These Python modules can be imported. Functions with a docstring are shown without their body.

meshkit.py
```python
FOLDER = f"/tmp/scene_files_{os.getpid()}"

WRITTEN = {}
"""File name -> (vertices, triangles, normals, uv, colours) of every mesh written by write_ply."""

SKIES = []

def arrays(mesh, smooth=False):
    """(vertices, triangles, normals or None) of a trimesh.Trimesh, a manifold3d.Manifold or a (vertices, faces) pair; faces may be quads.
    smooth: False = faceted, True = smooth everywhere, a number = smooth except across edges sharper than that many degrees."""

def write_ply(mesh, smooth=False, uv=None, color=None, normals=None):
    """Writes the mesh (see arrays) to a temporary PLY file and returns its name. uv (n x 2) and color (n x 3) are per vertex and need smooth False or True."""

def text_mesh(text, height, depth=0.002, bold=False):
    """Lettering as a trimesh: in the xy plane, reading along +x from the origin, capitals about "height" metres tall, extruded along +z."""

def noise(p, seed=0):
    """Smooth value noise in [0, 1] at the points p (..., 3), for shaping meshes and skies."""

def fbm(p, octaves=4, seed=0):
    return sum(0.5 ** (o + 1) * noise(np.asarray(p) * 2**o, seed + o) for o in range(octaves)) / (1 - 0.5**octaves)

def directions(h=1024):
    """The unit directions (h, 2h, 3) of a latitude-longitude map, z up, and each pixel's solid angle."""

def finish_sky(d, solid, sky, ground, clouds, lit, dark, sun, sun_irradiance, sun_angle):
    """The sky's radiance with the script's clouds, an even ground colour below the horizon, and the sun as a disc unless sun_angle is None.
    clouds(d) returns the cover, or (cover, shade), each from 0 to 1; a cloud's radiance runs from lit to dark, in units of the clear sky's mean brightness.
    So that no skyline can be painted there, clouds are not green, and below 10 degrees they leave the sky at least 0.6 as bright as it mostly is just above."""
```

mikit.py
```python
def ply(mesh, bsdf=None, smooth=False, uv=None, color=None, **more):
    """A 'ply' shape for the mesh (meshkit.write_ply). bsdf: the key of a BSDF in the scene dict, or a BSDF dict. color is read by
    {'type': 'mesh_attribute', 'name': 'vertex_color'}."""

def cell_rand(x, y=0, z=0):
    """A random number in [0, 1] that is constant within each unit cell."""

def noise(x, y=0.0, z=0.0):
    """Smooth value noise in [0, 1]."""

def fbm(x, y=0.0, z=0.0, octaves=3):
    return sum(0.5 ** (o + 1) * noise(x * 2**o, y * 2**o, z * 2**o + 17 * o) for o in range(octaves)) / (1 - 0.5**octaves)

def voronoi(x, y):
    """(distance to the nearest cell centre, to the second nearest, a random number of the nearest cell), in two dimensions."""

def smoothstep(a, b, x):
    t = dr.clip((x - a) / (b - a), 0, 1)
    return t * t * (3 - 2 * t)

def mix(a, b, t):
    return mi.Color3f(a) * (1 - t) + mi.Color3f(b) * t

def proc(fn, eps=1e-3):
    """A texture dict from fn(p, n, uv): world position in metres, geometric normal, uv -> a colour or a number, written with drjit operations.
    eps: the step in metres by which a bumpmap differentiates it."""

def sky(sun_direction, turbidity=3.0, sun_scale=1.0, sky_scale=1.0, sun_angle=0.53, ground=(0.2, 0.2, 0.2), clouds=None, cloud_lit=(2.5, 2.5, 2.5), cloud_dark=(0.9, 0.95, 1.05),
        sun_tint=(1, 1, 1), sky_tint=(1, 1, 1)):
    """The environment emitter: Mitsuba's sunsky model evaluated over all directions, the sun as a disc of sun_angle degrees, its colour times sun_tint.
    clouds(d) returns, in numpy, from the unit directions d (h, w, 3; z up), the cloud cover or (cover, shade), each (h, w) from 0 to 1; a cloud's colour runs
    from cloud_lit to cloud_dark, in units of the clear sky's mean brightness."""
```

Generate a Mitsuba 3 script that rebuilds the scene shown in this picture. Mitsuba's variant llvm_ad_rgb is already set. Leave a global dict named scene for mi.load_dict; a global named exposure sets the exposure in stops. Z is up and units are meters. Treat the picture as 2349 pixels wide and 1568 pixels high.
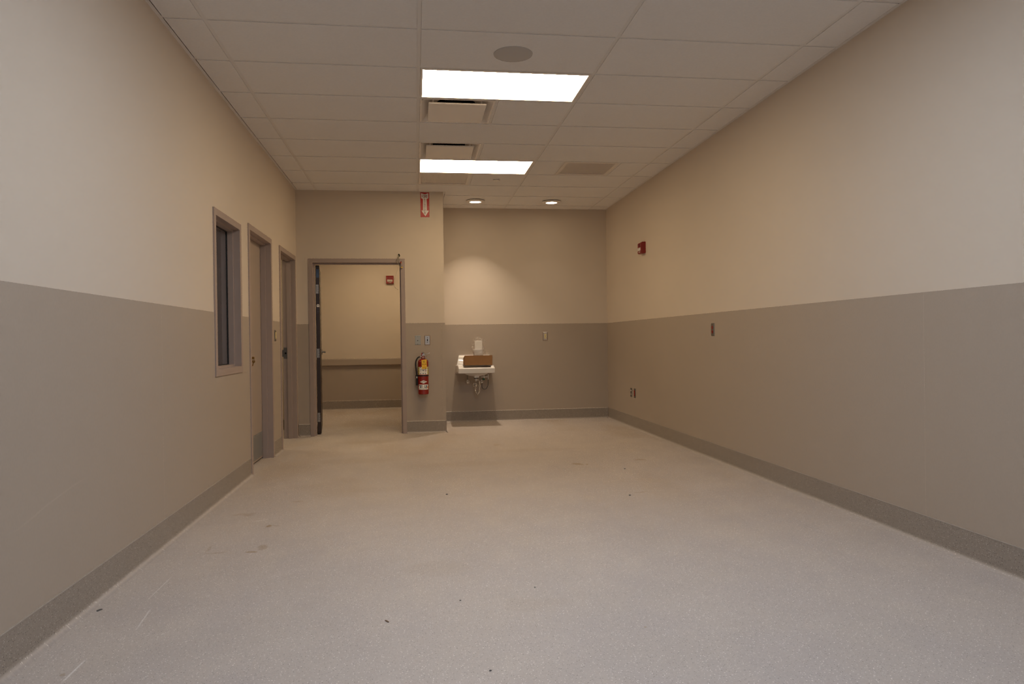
import math, random
import numpy as np, trimesh, mitsuba as mi, drjit as dr
import shapely.geometry as sg
import shapely.affinity as sa
from shapely.ops import unary_union
import manifold3d as m3
import mikit, meshkit
from mikit import noise, fbm, voronoi, cell_rand, smoothstep, mix

random.seed(7); rng = np.random.default_rng(7)
T = mi.ScalarTransform4f
scene, labels = {}, {}

# ------------------------------------------------------------------ camera
F_PX, YAW, PITCH, ROLL, CAM_Z = 1642.65, 0.1341, -0.0023, -0.0137, 1.135
fwd = np.array([math.sin(YAW) * math.cos(PITCH), math.cos(YAW) * math.cos(PITCH), math.sin(PITCH)])
rgt = np.array([math.cos(YAW), -math.sin(YAW), 0.0])
upv = np.cross(rgt, fwd)
upv = -rgt * math.sin(ROLL) + upv * math.cos(ROLL)
scene['camera'] = {'type': 'perspective', 'fov_axis': 'x', 'fov': 2 * math.degrees(math.atan(1174.5 / F_PX)),
                   'near_clip': 0.05, 'far_clip': 200.0,
                   'to_world': T().look_at(origin=[0, 0, CAM_Z], target=[fwd[0], fwd[1], CAM_Z + fwd[2]], up=upv.tolist())}

# ------------------------------------------------------------------ light and exposure
exposure = 0.0
PANEL = [11.4, 8.45, 5.0]         # the two panels in view (warm)
COOL_FILL = [15.2, 17.5, 20.6]       # two unseen panels added near the camera as cool fill light
DOWN = [9.3, 7.7, 6.0]         # recessed downlights, W/sr straight down
HALL = [9.4, 7.1, 4.4]          # panel of the hallway
SIDE = [14.0, 10.6, 6.4]          # panel of the side room

# ------------------------------------------------------------------ room dimensions (metres)
XL, XR, YD, YB, YR, H = -1.423, 2.745, 8.975, 10.05, -2.3, 2.9955
XC = 0.365                      # corner of the far wall towards the sink alcove
BASE, RAIL = 0.150, 1.366       # top of base, top of the wainscot
WT = 0.128

# ------------------------------------------------------------------ materials
def bsdf(key, d):
    scene[key] = d
    return key
def rgb(c): return {'type': 'rgb', 'value': list(c)}
def princ(key, col, rough=0.5, metal=0.0, spec=0.5, **k):
    return bsdf(key, {'type': 'twosided', 'b': {'type': 'principled', 'base_color': col if isinstance(col, dict) else rgb(col), 'roughness': rough, 'metallic': metal, **({'specular': spec} if metal < 0.5 else {}), **k}})

def f_paint(p, n, uv):
    v = fbm(p.x * 1.3 + p.y * 1.1, p.z * 1.7, 3.0, 3) - 0.5
    return mi.Color3f(0.620, 0.543, 0.455) * (1 + 0.03 * v)
def f_wains(p, n, uv):
    a = p.x + p.y
    v = fbm(a * 1.1, p.z * 1.5, 9.0, 3) - 0.5
    g = fbm(a * 160, p.z * 160, 2.0, 2) - 0.5
    # long faint scuff on the left wall low down
    s = dr.abs((p.z - 0.52) - 0.16 * (p.y - 3.0) - 0.012 * (noise(p.y * 6, 4.0) - 0.5))
    sc = dr.select(p.x < -1.3, 1.0, 0.0) * smoothstep(0.007, 0.001, s) * smoothstep(0.45, 0.7, noise(p.y * 3.1, 1.0)) * smoothstep(3.35, 3.2, p.y)
    return mi.Color3f(0.385, 0.324, 0.266) * (1 + 0.04 * v + 0.05 * g + 0.06 * sc)
def chips(x, y, cell):
    d, d2, r = voronoi(x / cell, y / cell)
    return d, r
def f_floor(p, n, uv):
    w = fbm(p.x * 0.55, p.y * 0.55, 1.0, 3) - 0.5
    w2 = fbm(p.x * 2.3, p.y * 1.1, 5.0, 4) - 0.5
    dirt = smoothstep(0.52, 0.8, fbm(p.x * 1.6 + 3, p.y * 0.9, 7.0, 4)) * smoothstep(3.2, 6.5, p.y)
    c = mi.Color3f(0.42, 0.370, 0.335) * (1 + 0.05 * w + 0.07 * w2)
    c = c * (1 - dirt * mi.Color3f(0.07, 0.11, 0.17))
    # sweeping smears left by mopping
    a = p.x * 0.9 + p.y * 0.35
    sm = fbm(a * 1.4, (p.y - 0.5 * p.x) * 7.0, 2.0, 3) - 0.5
    c = c * (1 + 0.05 * sm)
    bl = fbm(p.x * 6.5, p.y * 4.0, 11.0, 3) - 0.5
    c = c * (1 + bl * mi.Color3f(0.10, 0.09, 0.04))
    # darkens the mid floor to offset panel light, put into the colour
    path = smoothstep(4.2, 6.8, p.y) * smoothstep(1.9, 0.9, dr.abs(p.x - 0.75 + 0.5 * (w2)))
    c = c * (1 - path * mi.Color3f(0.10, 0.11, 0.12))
    # fine mottling and chips
    g = fbm(p.x * 210, p.y * 210, 3.0, 2) - 0.5
    c = c * (1 + 0.12 * g)
    d, r = chips(p.x, p.y, 0.0112)
    size = 0.05 + 0.12 * cell_rand(r * 9973.0, 3.0)
    m = smoothstep(size + 0.07, size - 0.04, d)
    c = mix(c, mi.Color3f(0.17, 0.15, 0.135), m * dr.select(r < 0.32, 0.66, 0.0))
    c = mix(c, mi.Color3f(0.78, 0.73, 0.68), m * dr.select(r > 0.65, 0.70, 0.0))
    # stains and scuffs with a shape of their own
    wx = p.x + 0.05 * (fbm(p.x * 14, p.y * 14, 1.0, 2) - 0.5)
    wy = p.y + 0.09 * (fbm(p.x * 12, p.y * 12, 8.0, 2) - 0.5)
    for (sx, sy, rx, ry, k) in STAINS:
        q = dr.square((wx - sx) / rx) + dr.square((wy - sy) / ry)
        c = c * (1 - smoothstep(1.0, 0.25, q) * k * mi.Color3f(0.45, 0.62, 0.85))
    for (x0, y0, x1, y1, wd, k) in SCRATCH:
        L = math.hypot(x1 - x0, y1 - y0); ux, uy = (x1 - x0) / L, (y1 - y0) / L
        t = (p.x - x0) * ux + (p.y - y0) * uy
        s = dr.abs((p.x - x0) * -uy + (p.y - y0) * ux)
        c = mix(c, mi.Color3f(0.8, 0.78, 0.76), smoothstep(wd, 0.2 * wd, s) * smoothstep(0, 0.3 * L, t) * smoothstep(L, 0.7 * L, t) * k)
    return c
STAINS = [(1.449, 6.384, .05, .05, .5), (1.53, 6.36, .015, .02, .55), (-0.912, 4.599, .022, .035, .6), (-0.87, 4.61, .03, .02, .22), (-0.905, 4.07, .03, .035, .5), (-0.87, 4.15, .03, .05, .35),
          (2.07, 6.491, .07, .05, .35), (1.63, 5.13, .06, .03, .28), (-1.14, 4.17, .015, .10, .22), (-1.08, 4.08, .07, .02, .2), (-1.145, 4.96, .10, .03, .25), (-0.85, 5.30, .05, .05, .22),
          (0.864, 7.743, .05, .07, .35), (0.40, 7.2, .25, .06, .10), (-0.55, 7.0, .5, .20, .10), (1.2, 7.3, .6, .12, .10), (0.4, 6.6, .7, .15, .07), (-1.226, 2.653, .012, .016, .35), (0.874, 2.74, .012, .012, .5), (-0.45, 8.3, .6, .15, .12), (-0.3, 5.6, .35, .12, .06), (0.1, 3.6, .20, .16, .07), (0.5, 3.05, .16, .10, .06)]
SCRATCH = [(-1.20, 2.58, -1.20, 2.80, .006, .38), (-1.12, 3.02, -1.15, 3.30, .005, .28), (-1.20, 3.35, -1.20, 3.75, .004, .25), (-1.05, 4.75, -0.95, 4.80, .006, .5), (1.2, 5.25, 2.0, 5.12, .004, .25)]
def f_base(p, n, uv):
    a, b = p.x * 0.83 + p.y, p.z + 0.31 * p.x
    g = fbm(a * 190, b * 190, 3.0, 2) - 0.5
    w = fbm(a * 1.5, b * 3, 6.0, 2) - 0.5
    c = mi.Color3f(0.275, 0.236, 0.200) * (1 + 0.12 * g + 0.06 * w)
    d, r = chips(a, b, 0.0105)
    size = 0.07 + 0.11 * cell_rand(r * 9973.0, 3.0)
    m = smoothstep(size + 0.07, size - 0.04, d)
    c = mix(c, mi.Color3f(0.07, 0.062, 0.055), m * dr.select(r < 0.33, 0.7, 0.0))
    c = mix(c, mi.Color3f(0.62, 0.57, 0.51), m * dr.select(r > 0.64, 0.62, 0.0))
    # the toe blends into the floor's colour towards the bottom
    toe = smoothstep(0.020, 0.005, p.z + 0.006 * (g + w))
    light = mix(mi.Color3f(0.40, 0.352, 0.318) * (1 + 0.12 * g), mi.Color3f(0.74, 0.69, 0.64), m * dr.select(r > 0.64, 0.8, 0.0))
    return mix(c, light, toe)
def f_tile(p, n, uv):
    v = fbm(p.x * 0.9, p.y * 0.9, 2.0, 3) - 0.5
    g = fbm(p.x * 130, p.y * 130, 5.0, 2) - 0.5
    return mi.Color3f(0.69, 0.68, 0.665) * (1 + 0.03 * v + 0.06 * g)
def f_wood(p, n, uv):
    g = fbm(p.x * 60, p.z * 3.0, p.y * 60, 3)
    return mix((0.016, 0.008, 0.005), (0.036, 0.018, 0.010), g)
def f_card(p, n, uv):
    g = fbm(p.x * 300, p.z * 40, p.y * 80, 2) - 0.5
    return mi.Color3f(0.265, 0.140, 0.062) * (1 + 0.12 * g)
def f_grille(p, n, uv): return mi.Color3f(0.55, 0.51, 0.45)

princ('mat_paint', mikit.proc(f_paint), 0.55, spec=0.3)
princ('mat_wainscot', mikit.proc(f_wains), 0.48, spec=0.35)
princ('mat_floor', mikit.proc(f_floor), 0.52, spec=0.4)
princ('mat_base', mikit.proc(f_base), 0.45, spec=0.4)
princ('mat_tile', mikit.proc(f_tile), 0.9, spec=0.1)
princ('mat_tee', (0.66, 0.645, 0.625), 0.5, spec=0.3)
princ('mat_frame', (0.350, 0.278, 0.245), 0.42, spec=0.45)
princ('mat_leaf', (0.335, 0.272, 0.226), 0.45, spec=0.4)
princ('mat_dark_wood', mikit.proc(f_wood), 0.35, spec=0.5)
princ('mat_white_metal', (0.70, 0.66, 0.61), 0.4, spec=0.5)
princ('mat_white_plastic', (0.74, 0.71, 0.66), 0.35)
princ('mat_grille', (0.74, 0.70, 0.65), 0.5)
princ('mat_speaker', (0.44, 0.425, 0.41), 0.6)
princ('mat_joint', (0.47, 0.40, 0.335), 0.5)
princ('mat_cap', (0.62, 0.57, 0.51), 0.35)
princ('mat_cap_shaded', (0.30, 0.265, 0.23), 0.4)  # darker copy of the cap: side-wall shade put into its colour
princ('mat_steel', (0.60, 0.55, 0.50), 0.28, 1.0)
princ('mat_steel_dull', (0.27, 0.255, 0.235), 0.42, 1.0)
princ('mat_chrome', (0.78, 0.77, 0.75), 0.10, 1.0)
princ('mat_zinc', (0.30, 0.30, 0.30), 0.5, 0.6)
princ('mat_black', (0.012, 0.012, 0.012), 0.5)
princ('mat_rubber', (0.015, 0.015, 0.016), 0.4)
princ('mat_void', (0.004, 0.004, 0.004), 0.9, spec=0.0)
princ('mat_porcelain', (0.63, 0.615, 0.60), 0.12, spec=0.6, clearcoat=0.6, clearcoat_gloss=0.95)
princ('mat_card', mikit.proc(f_card), 0.75, spec=0.2)
princ('mat_red', (0.225, 0.010, 0.006), 0.22, spec=0.6, clearcoat=0.7, clearcoat_gloss=0.95)
princ('mat_red_plastic', (0.22, 0.014, 0.010), 0.35)
princ('mat_red_print', (0.46, 0.010, 0.010), 0.25, spec=0.35)
princ('mat_maroon_print', (0.16, 0.01, 0.02), 0.4)
princ('mat_white_print', (0.74, 0.71, 0.68), 0.25, spec=0.4)
princ('mat_paper', (0.78, 0.75, 0.70), 0.7, spec=0.2)
princ('mat_paper_grey', (0.60, 0.58, 0.56), 0.6, spec=0.3)
princ('mat_dial', (0.36, 0.22, 0.19), 0.3)
princ('mat_ink', (0.03, 0.03, 0.035), 0.5)
princ('mat_ink_blue', (0.06, 0.075, 0.13), 0.5)
princ('mat_yellow', (0.78, 0.50, 0.035), 0.5)
princ('mat_yellow_ink', (0.46, 0.27, 0.02), 0.5)
princ('mat_olive', (0.50, 0.43, 0.12), 0.4)
princ('mat_orange', (0.72, 0.25, 0.05), 0.5)
princ('mat_green', (0.01, 0.09, 0.04), 0.4)
princ('mat_brass', (0.50, 0.33, 0.12), 0.35, 1.0)
princ('mat_ivory', (0.62, 0.52, 0.26), 0.4)
princ('mat_grey_plate', (0.30, 0.318, 0.33), 0.5)
princ('mat_rubber_grey', (0.10, 0.095, 0.09), 0.6)
princ('mat_wire', (0.38, 0.33, 0.23), 0.5)
princ('mat_wire_dark', (0.10, 0.09, 0.07), 0.5)
princ('mat_dark_blue', (0.035, 0.075, 0.16), 0.3)
princ('mat_splinter', (0.16, 0.10, 0.06), 0.7)
princ('mat_dark_room', (0.05, 0.049, 0.046), 0.7)  # near-black: gloom of the unlit room put into the wall colour
bsdf('mat_glass', {'type': 'thindielectric', 'int_ior': 1.5})
bsdf('mat_film', {'type': 'thindielectric', 'int_ior': 1.55})
bsdf('mat_clear', {'type': 'thindielectric', 'int_ior': 1.5})
bsdf('mat_lens', {'type': 'diffuse', 'reflectance': rgb((0.8, 0.8, 0.8))})

# ------------------------------------------------------------------ mesh helpers
def box(x0, x1, y0, y1, z0, z1):
    m = trimesh.creation.box(extents=(abs(x1 - x0), abs(y1 - y0), abs(z1 - z0)))
    m.apply_translation(((x0 + x1) / 2, (y0 + y1) / 2, (z0 + z1) / 2))
    return m
def cbox(x0, x1, y0, y1, z0, z1, c):
    """box with chamfered edges"""
    pts = []
    for sx in (0, 1):
        for sy in (0, 1):
            for sz in (0, 1):
                for k in range(3):
                    o = [c, c, c]; o[k] = 0
                    pts.append(((x1 - o[0]) if sx else (x0 + o[0]), (y1 - o[1]) if sy else (y0 + o[1]), (z1 - o[2]) if sz else (z0 + o[2])))
    return trimesh.PointCloud(np.array(pts)).convex_hull
def cat(*ms): return trimesh.util.concatenate([m for m in ms if m is not None])
def extrude(poly, h, axis='z', at=0.0):
    """polygon extruded by h; axis z: (x,y)->z, axis x: polygon in (y,z), axis y: polygon in (x,z)"""
    geoms = getattr(poly, 'geoms', [poly])
    m = trimesh.util.concatenate([trimesh.creation.extrude_polygon(g, h, engine='earcut') for g in geoms if g.area > 1e-9])
    v = m.vertices.copy()
    if axis == 'z': v[:, 2] += at
    elif axis == 'x': v = np.stack([v[:, 2] + at, v[:, 0], v[:, 1]], 1)
    elif axis == 'y': v = np.stack([v[:, 0], at + h - v[:, 2], v[:, 1]], 1)
    return trimesh.Trimesh(v, m.faces, process=False)
def cyl(p0, p1, r, n=20, r1=None):
    p0, p1 = np.array(p0, float), np.array(p1, float)
    return tube([p0, p1], [r, r if r1 is None else r1], n)
def tube(pts, r, n=12, cap=True):
    p = np.array(pts, float)
    rr = np.full(len(p), r) if np.isscalar(r) else np.array(r, float)
    t = np.gradient(p, axis=0) if len(p) > 2 else np.repeat([p[1] - p[0]], 2, 0)
    t /= np.linalg.norm(t, axis=1, keepdims=True) + 1e-12
    a = np.cross(t[0], [0, 0, 1.0] if abs(t[0][2]) < 0.9 else [1.0, 0, 0]); a /= np.linalg.norm(a)
    V = []
    for i in range(len(p)):
        a = a - t[i] * np.dot(a, t[i]); a /= np.linalg.norm(a)
        b = np.cross(t[i], a)
        ang = np.arange(n) * 2 * np.pi / n
        V.append(p[i] + rr[i] * (np.cos(ang)[:, None] * a + np.sin(ang)[:, None] * b))
    V = np.vstack(V); Fc = []
    for i in range(len(p) - 1):
        for j in range(n):
            q = [i * n + j, i * n + (j + 1) % n, (i + 1) * n + (j + 1) % n, (i + 1) * n + j]
            Fc += [[q[0], q[1], q[2]], [q[0], q[2], q[3]]]
    if cap:
        V = np.vstack([V, p[0], p[-1]]); c0, c1 = len(V) - 2, len(V) - 1; k = (len(p) - 1) * n
        for j in range(n):
            Fc += [[c0, (j + 1) % n, j], [c1, k + j, k + (j + 1) % n]]
    m = trimesh.Trimesh(V, np.array(Fc), process=False)
    if m.volume < 0: m.invert()
    return m
def spline(pts, n=40):
    from scipy.interpolate import CubicSpline
    p = np.array(pts, float); s = np.r_[0, np.cumsum(np.linalg.norm(np.diff(p, axis=0), axis=1))]
    return CubicSpline(s, p)(np.linspace(0, s[-1], n))
def lathe(prof, n=40, at=(0, 0, 0)):
    m = trimesh.creation.revolve(np.array(prof, float), sections=n)
    if m.volume < 0: m.invert()
    m.apply_translation(at); return m
def ellipsoid(c, r, sub=3):
    m = trimesh.creation.icosphere(subdivisions=sub); m.apply_scale(r); m.apply_translation(c); return m
def man(m):
    return m3.Manifold(m3.Mesh(np.asarray(m.vertices, np.float32), np.asarray(m.faces, np.uint32)))
def unman(x):
    a = x.to_mesh(); return trimesh.Trimesh(a.vert_properties[:, :3], a.tri_verts, process=False)
def rbox(x0, x1, y0, y1, z0, z1, r, n=12):
    """fully rounded box"""
    s = m3.Manifold.sphere(r, n * 2)
    return unman(m3.Manifold.batch_hull([s.translate((x, y, z)) for x in (x0 + r, x1 - r) for y in (y0 + r, y1 - r) for z in (z0 + r, z1 - r)]))
def small(key):
    labels[key] = {'kind': 'stuff'}; return key
def rect(x0, x1, y0, y1): return sg.box(x0, y0, x1, y1)
def quad(pts): return trimesh.Trimesh(np.array(pts, float), [[0, 1, 2], [0, 2, 3]], process=False)
# local frames: (u along wall, d into the wall, z up)
MAPS = {'left': lambda u, d, z: (XL - d, u, z), 'far': lambda u, d, z: (u, YD + d, z), 'back': lambda u, d, z: (u, YB + d, z),
        'right': lambda u, d, z: (XR + d, -u, z), 'hall': lambda u, d, z: (u, 12.414 + d, z), 'rear': lambda u, d, z: (-u, YR - d, z)}
def onto(m, wall):
    v = m.vertices; a = MAPS[wall](v[:, 0], v[:, 1], v[:, 2])
    return trimesh.Trimesh(np.stack([np.broadcast_to(q, len(v)) for q in a], 1), m.faces, process=False)
def uz(poly, d0, d1):
    """polygon in (u,z) extruded over depth d0..d1 of a local wall frame"""
    return extrude(poly, d1 - d0, 'y', d0)

# ------------------------------------------------------------------ scene helpers
def numbered(name):
    used = lambda k: k in scene or k in labels or any(s.startswith(k + '__') for s in scene)
    if not used(name): return name
    i = 1
    while used(f'{name}_{i:03d}'): i += 1
    return f'{name}_{i:03d}'
def obj(name, mesh, mat, parent=None, smooth=False, label=None, **more):
    key = numbered((parent + '__' if parent else '') + name)
    scene[key] = mikit.ply(mesh, mat, smooth=smooth, **more)
    if label: labels[key] = {'label': label}
    return key
def thing(name, label, cat_, group=None):
    key = numbered(name); labels[key] = {'label': label, 'category': cat_}
    if group: labels[key]['group'] = group
    return key
def tag(key, label, cat_, group=None):
    labels[key] = {'label': label, 'category': cat_, **({'group': group} if group else {})}
    return key
def struct(name, mesh=None, mat=None, label=None, smooth=False):
    key = numbered(name)
    if mesh is not None: scene[key] = mikit.ply(mesh, mat, smooth=smooth)
    labels[key] = {'kind': 'structure', **({'label': label} if label else {})}
    return key

# ================================================================== STRUCTURE
# openings: (u0, u1, z0, z1) outer size of the frames
WIN = (5.353, 6.158, 0.904, 2.119)
D1 = (6.432, 7.432, 0.0, 2.179)
D2 = (7.860, 8.876, 0.0, 2.179)
D3 = (-1.279, -0.117, 0.0, 2.164)
def hole(o, g=0.012): return rect(o[0] + g, o[1] - g, o[2] + (g if o[2] > 0 else -0.01), o[3] - g)

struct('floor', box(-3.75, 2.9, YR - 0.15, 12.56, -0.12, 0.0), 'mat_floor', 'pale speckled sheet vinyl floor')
TOP = 3.32
wl = struct('wall_left', onto(uz(rect(YR, 9.75, 0, TOP).difference(unary_union([hole(WIN), hole(D1), hole(D2)])), 0.0, WT), 'left'), 'mat_paint', 'left wall, cream paint over a taupe wainscot')
wf = struct('wall_far', onto(uz(rect(XL, XC, 0, TOP).difference(hole(D3)), 0.0, WT), 'far'), 'mat_paint', 'far wall with the open doorway')
wr = struct('wall_right', onto(uz(rect(-YB - WT, -YR, 0, TOP), 0.0, WT), 'right'), 'mat_paint', 'right wall, cream paint over a taupe wainscot')
wb = struct('wall_back', onto(uz(rect(XC, XR, 0, TOP), 0.0, WT), 'back'), 'mat_paint', 'wall behind the sink')
wc = struct('wall_return', box(XC - WT, XC, YD + WT, 12.56, 0, TOP), 'mat_paint', 'side of the sink alcove')
struct('wall_rear', onto(uz(rect(-XR, -XL, 0, TOP), 0.0, WT), 'rear'), 'mat_paint', 'wall behind the camera')
wh = struct('wall_hallway', box(-2.75, XC - WT, 12.414, 12.56, 0, TOP), 'mat_paint', 'hallway wall seen through the doorway')
struct('wall_hallway_left', box(-2.75, -2.60, 9.75, 12.414, 0, TOP), 'mat_paint')
struct('wall_side_room', box(-3.75, XL - WT, 9.60, 9.75, 0, TOP), 'mat_paint')
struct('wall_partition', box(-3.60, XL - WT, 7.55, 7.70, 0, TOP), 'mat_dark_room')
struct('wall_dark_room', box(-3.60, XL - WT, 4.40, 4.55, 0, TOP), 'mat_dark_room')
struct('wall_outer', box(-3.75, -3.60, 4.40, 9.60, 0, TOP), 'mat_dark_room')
struct('ceiling_deck', box(-3.75, 2.9, YR - 0.15, 12.56, TOP, TOP + 0.1), 'mat_grey_plate')
struct('ceiling_hallway', unary_union_mesh := cat(box(-2.60, XC - WT, 9.75, 12.414, 2.75, 2.80), box(XL, XC - WT, YD + WT, 9.75, 2.75, 2.80)), 'mat_tile')
struct('ceiling_side_room', box(-3.60, XL - WT, 7.70, 9.60, 2.62, 2.67), 'mat_tile')

# wainscot sheets (each sheet a piece, thin joint between)
def sheet(parent, wall, u0, u1, z0=BASE, z1=RAIL, cut=()):
    poly = rect(u0, u1, z0, z1)
    for c in cut: poly = poly.difference(rect(*c))
    obj('wainscot_sheet', onto(uz(poly, -0.0025, 0.001), wall), 'mat_wainscot', parent)
jt = 0.0009
sheet(wl, 'left', YR, 4.278 - jt)
sheet(wl, 'left', 4.278 + jt, D1[0], cut=[(WIN[0], WIN[1], WIN[2], 3)])
for w_, p_, u_ in ((wl, 'left', 4.278), (wr, 'right', -3.562)):
    obj('joint', onto(box(u_ - .0010, u_ + .0010, -.0027, .001, BASE + .002, RAIL - .001), p_), 'mat_joint', w_)
sheet(wl, 'left', D1[1], D2[0]); sheet(wl, 'left', D2[1], YD)
sheet(wr, 'right', -3.562 + jt, -YR); sheet(wr, 'right', -YB, -3.562 - jt)
sheet(wf, 'far', XL, D3[0]); sheet(wf, 'far', D3[1], 0.3270)
sheet(wb, 'back', XC, XR)
obj('wainscot_sheet', box(XC - 0.001, XC + 0.0025, YD + 0.04, YB, BASE, RAIL), 'mat_wainscot', wc)
# corner guard wrapped round the outside corner
obj('corner_guard', extrude(sg.Polygon([(0.3275, YD - 0.0045), (XC + 0.0045, YD - 0.0045), (XC + 0.0045, YD + 0.038), (XC, YD + 0.038), (XC, YD), (0.3275, YD)]), RAIL - BASE, 'z', BASE), 'mat_wainscot', wf)

# cove base: profile in (d outwards from wall, z), swept along the wall, with a thin cap
def base_mesh(x0, y0, x1, y1, nx, ny, z=BASE):
    prof = [(0.0, 0.0), (0.036, 0.0), (0.036, 0.0002)]
    for k in range(7):
        a = math.pi / 2 * k / 6
        prof.append((0.0305 - 0.0255 * math.sin(a), 0.0268 - 0.026 * math.cos(a)))
    prof += [(0.005, z - 0.004), (0.0, z - 0.004)]
    poly = sg.Polygon(prof)
    L = math.hypot(x1 - x0, y1 - y0)
    m = trimesh.creation.extrude_polygon(poly, L, engine='earcut')
    v = m.vertices; ux, uy = (x1 - x0) / L, (y1 - y0) / L
    w = np.stack([x0 + v[:, 2] * ux + v[:, 0] * nx, y0 + v[:, 2] * uy + v[:, 0] * ny, v[:, 1]], 1)
    r = trimesh.Trimesh(w, m.faces, process=False)
    if r.volume < 0: r.invert()
    return r
def base(name, segs, capmat='mat_cap'):
    key = numbered(name); labels[key] = {'kind': 'structure', 'label': 'dark speckled cove base'}
    for (x0, y0, x1, y1, nx, ny) in segs:
        obj('cove', base_mesh(x0, y0, x1, y1, nx, ny), 'mat_base', key, smooth=35)
        c = 0.0065
        a = sorted([x0, x1, x0 + nx * c, x1 + nx * c]); b = sorted([y0, y1, y0 + ny * c, y1 + ny * c])
        obj('cap_strip', cbox(a[0], a[-1], b[0], b[-1], BASE - 0.0045, BASE + 0.0015, 0.001), capmat, key)
    return key
base('baseboard_left', [(XL, YR, XL, D1[0], 1, 0), (XL, D1[1], XL, D2[0], 1, 0), (XL, D2[1], XL, YD, 1, 0)], 'mat_cap_shaded')
base('baseboard_right', [(XR, YR, XR, YB, -1, 0)], 'mat_cap_shaded')
bb = base('baseboard_back', [(XC, YB, XR, YB, 0, -1)])
bf = base('baseboard_far', [(XL, YD, D3[0], YD, 0, -1), (D3[1], YD, XC, YD, 0, -1)])
base('baseboard_return', [(XC, YD, XC, YB, 1, 0)])
bh = base('baseboard_hallway', [(-2.6, 12.414, XC - WT, 12.414, 0, -1)])
bs = base('baseboard_side_room', [(-3.6, 9.60, XL - WT, 9.60, 0, -1)])
# metal corner strips of the base
def strip(x, y, sx):
    return tube([(x, y, BASE), (x, y, .1), (x, y, .034), (x + sx * .0015, y - .0015, .020), (x + sx * .006, y - .007, .010), (x + sx * .016, y - .018, .004)], .0045, 8)
obj('corner_strip', strip(XR - .010, YB - .010, -1), 'mat_steel', bb, smooth=True)
obj('corner_strip', strip(XC + .004, YD - .004, 1), 'mat_steel', bf, smooth=True)
obj('corner_strip', strip(XL + .011, YD - .011, 1), 'mat_steel', bf, smooth=True)

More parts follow.
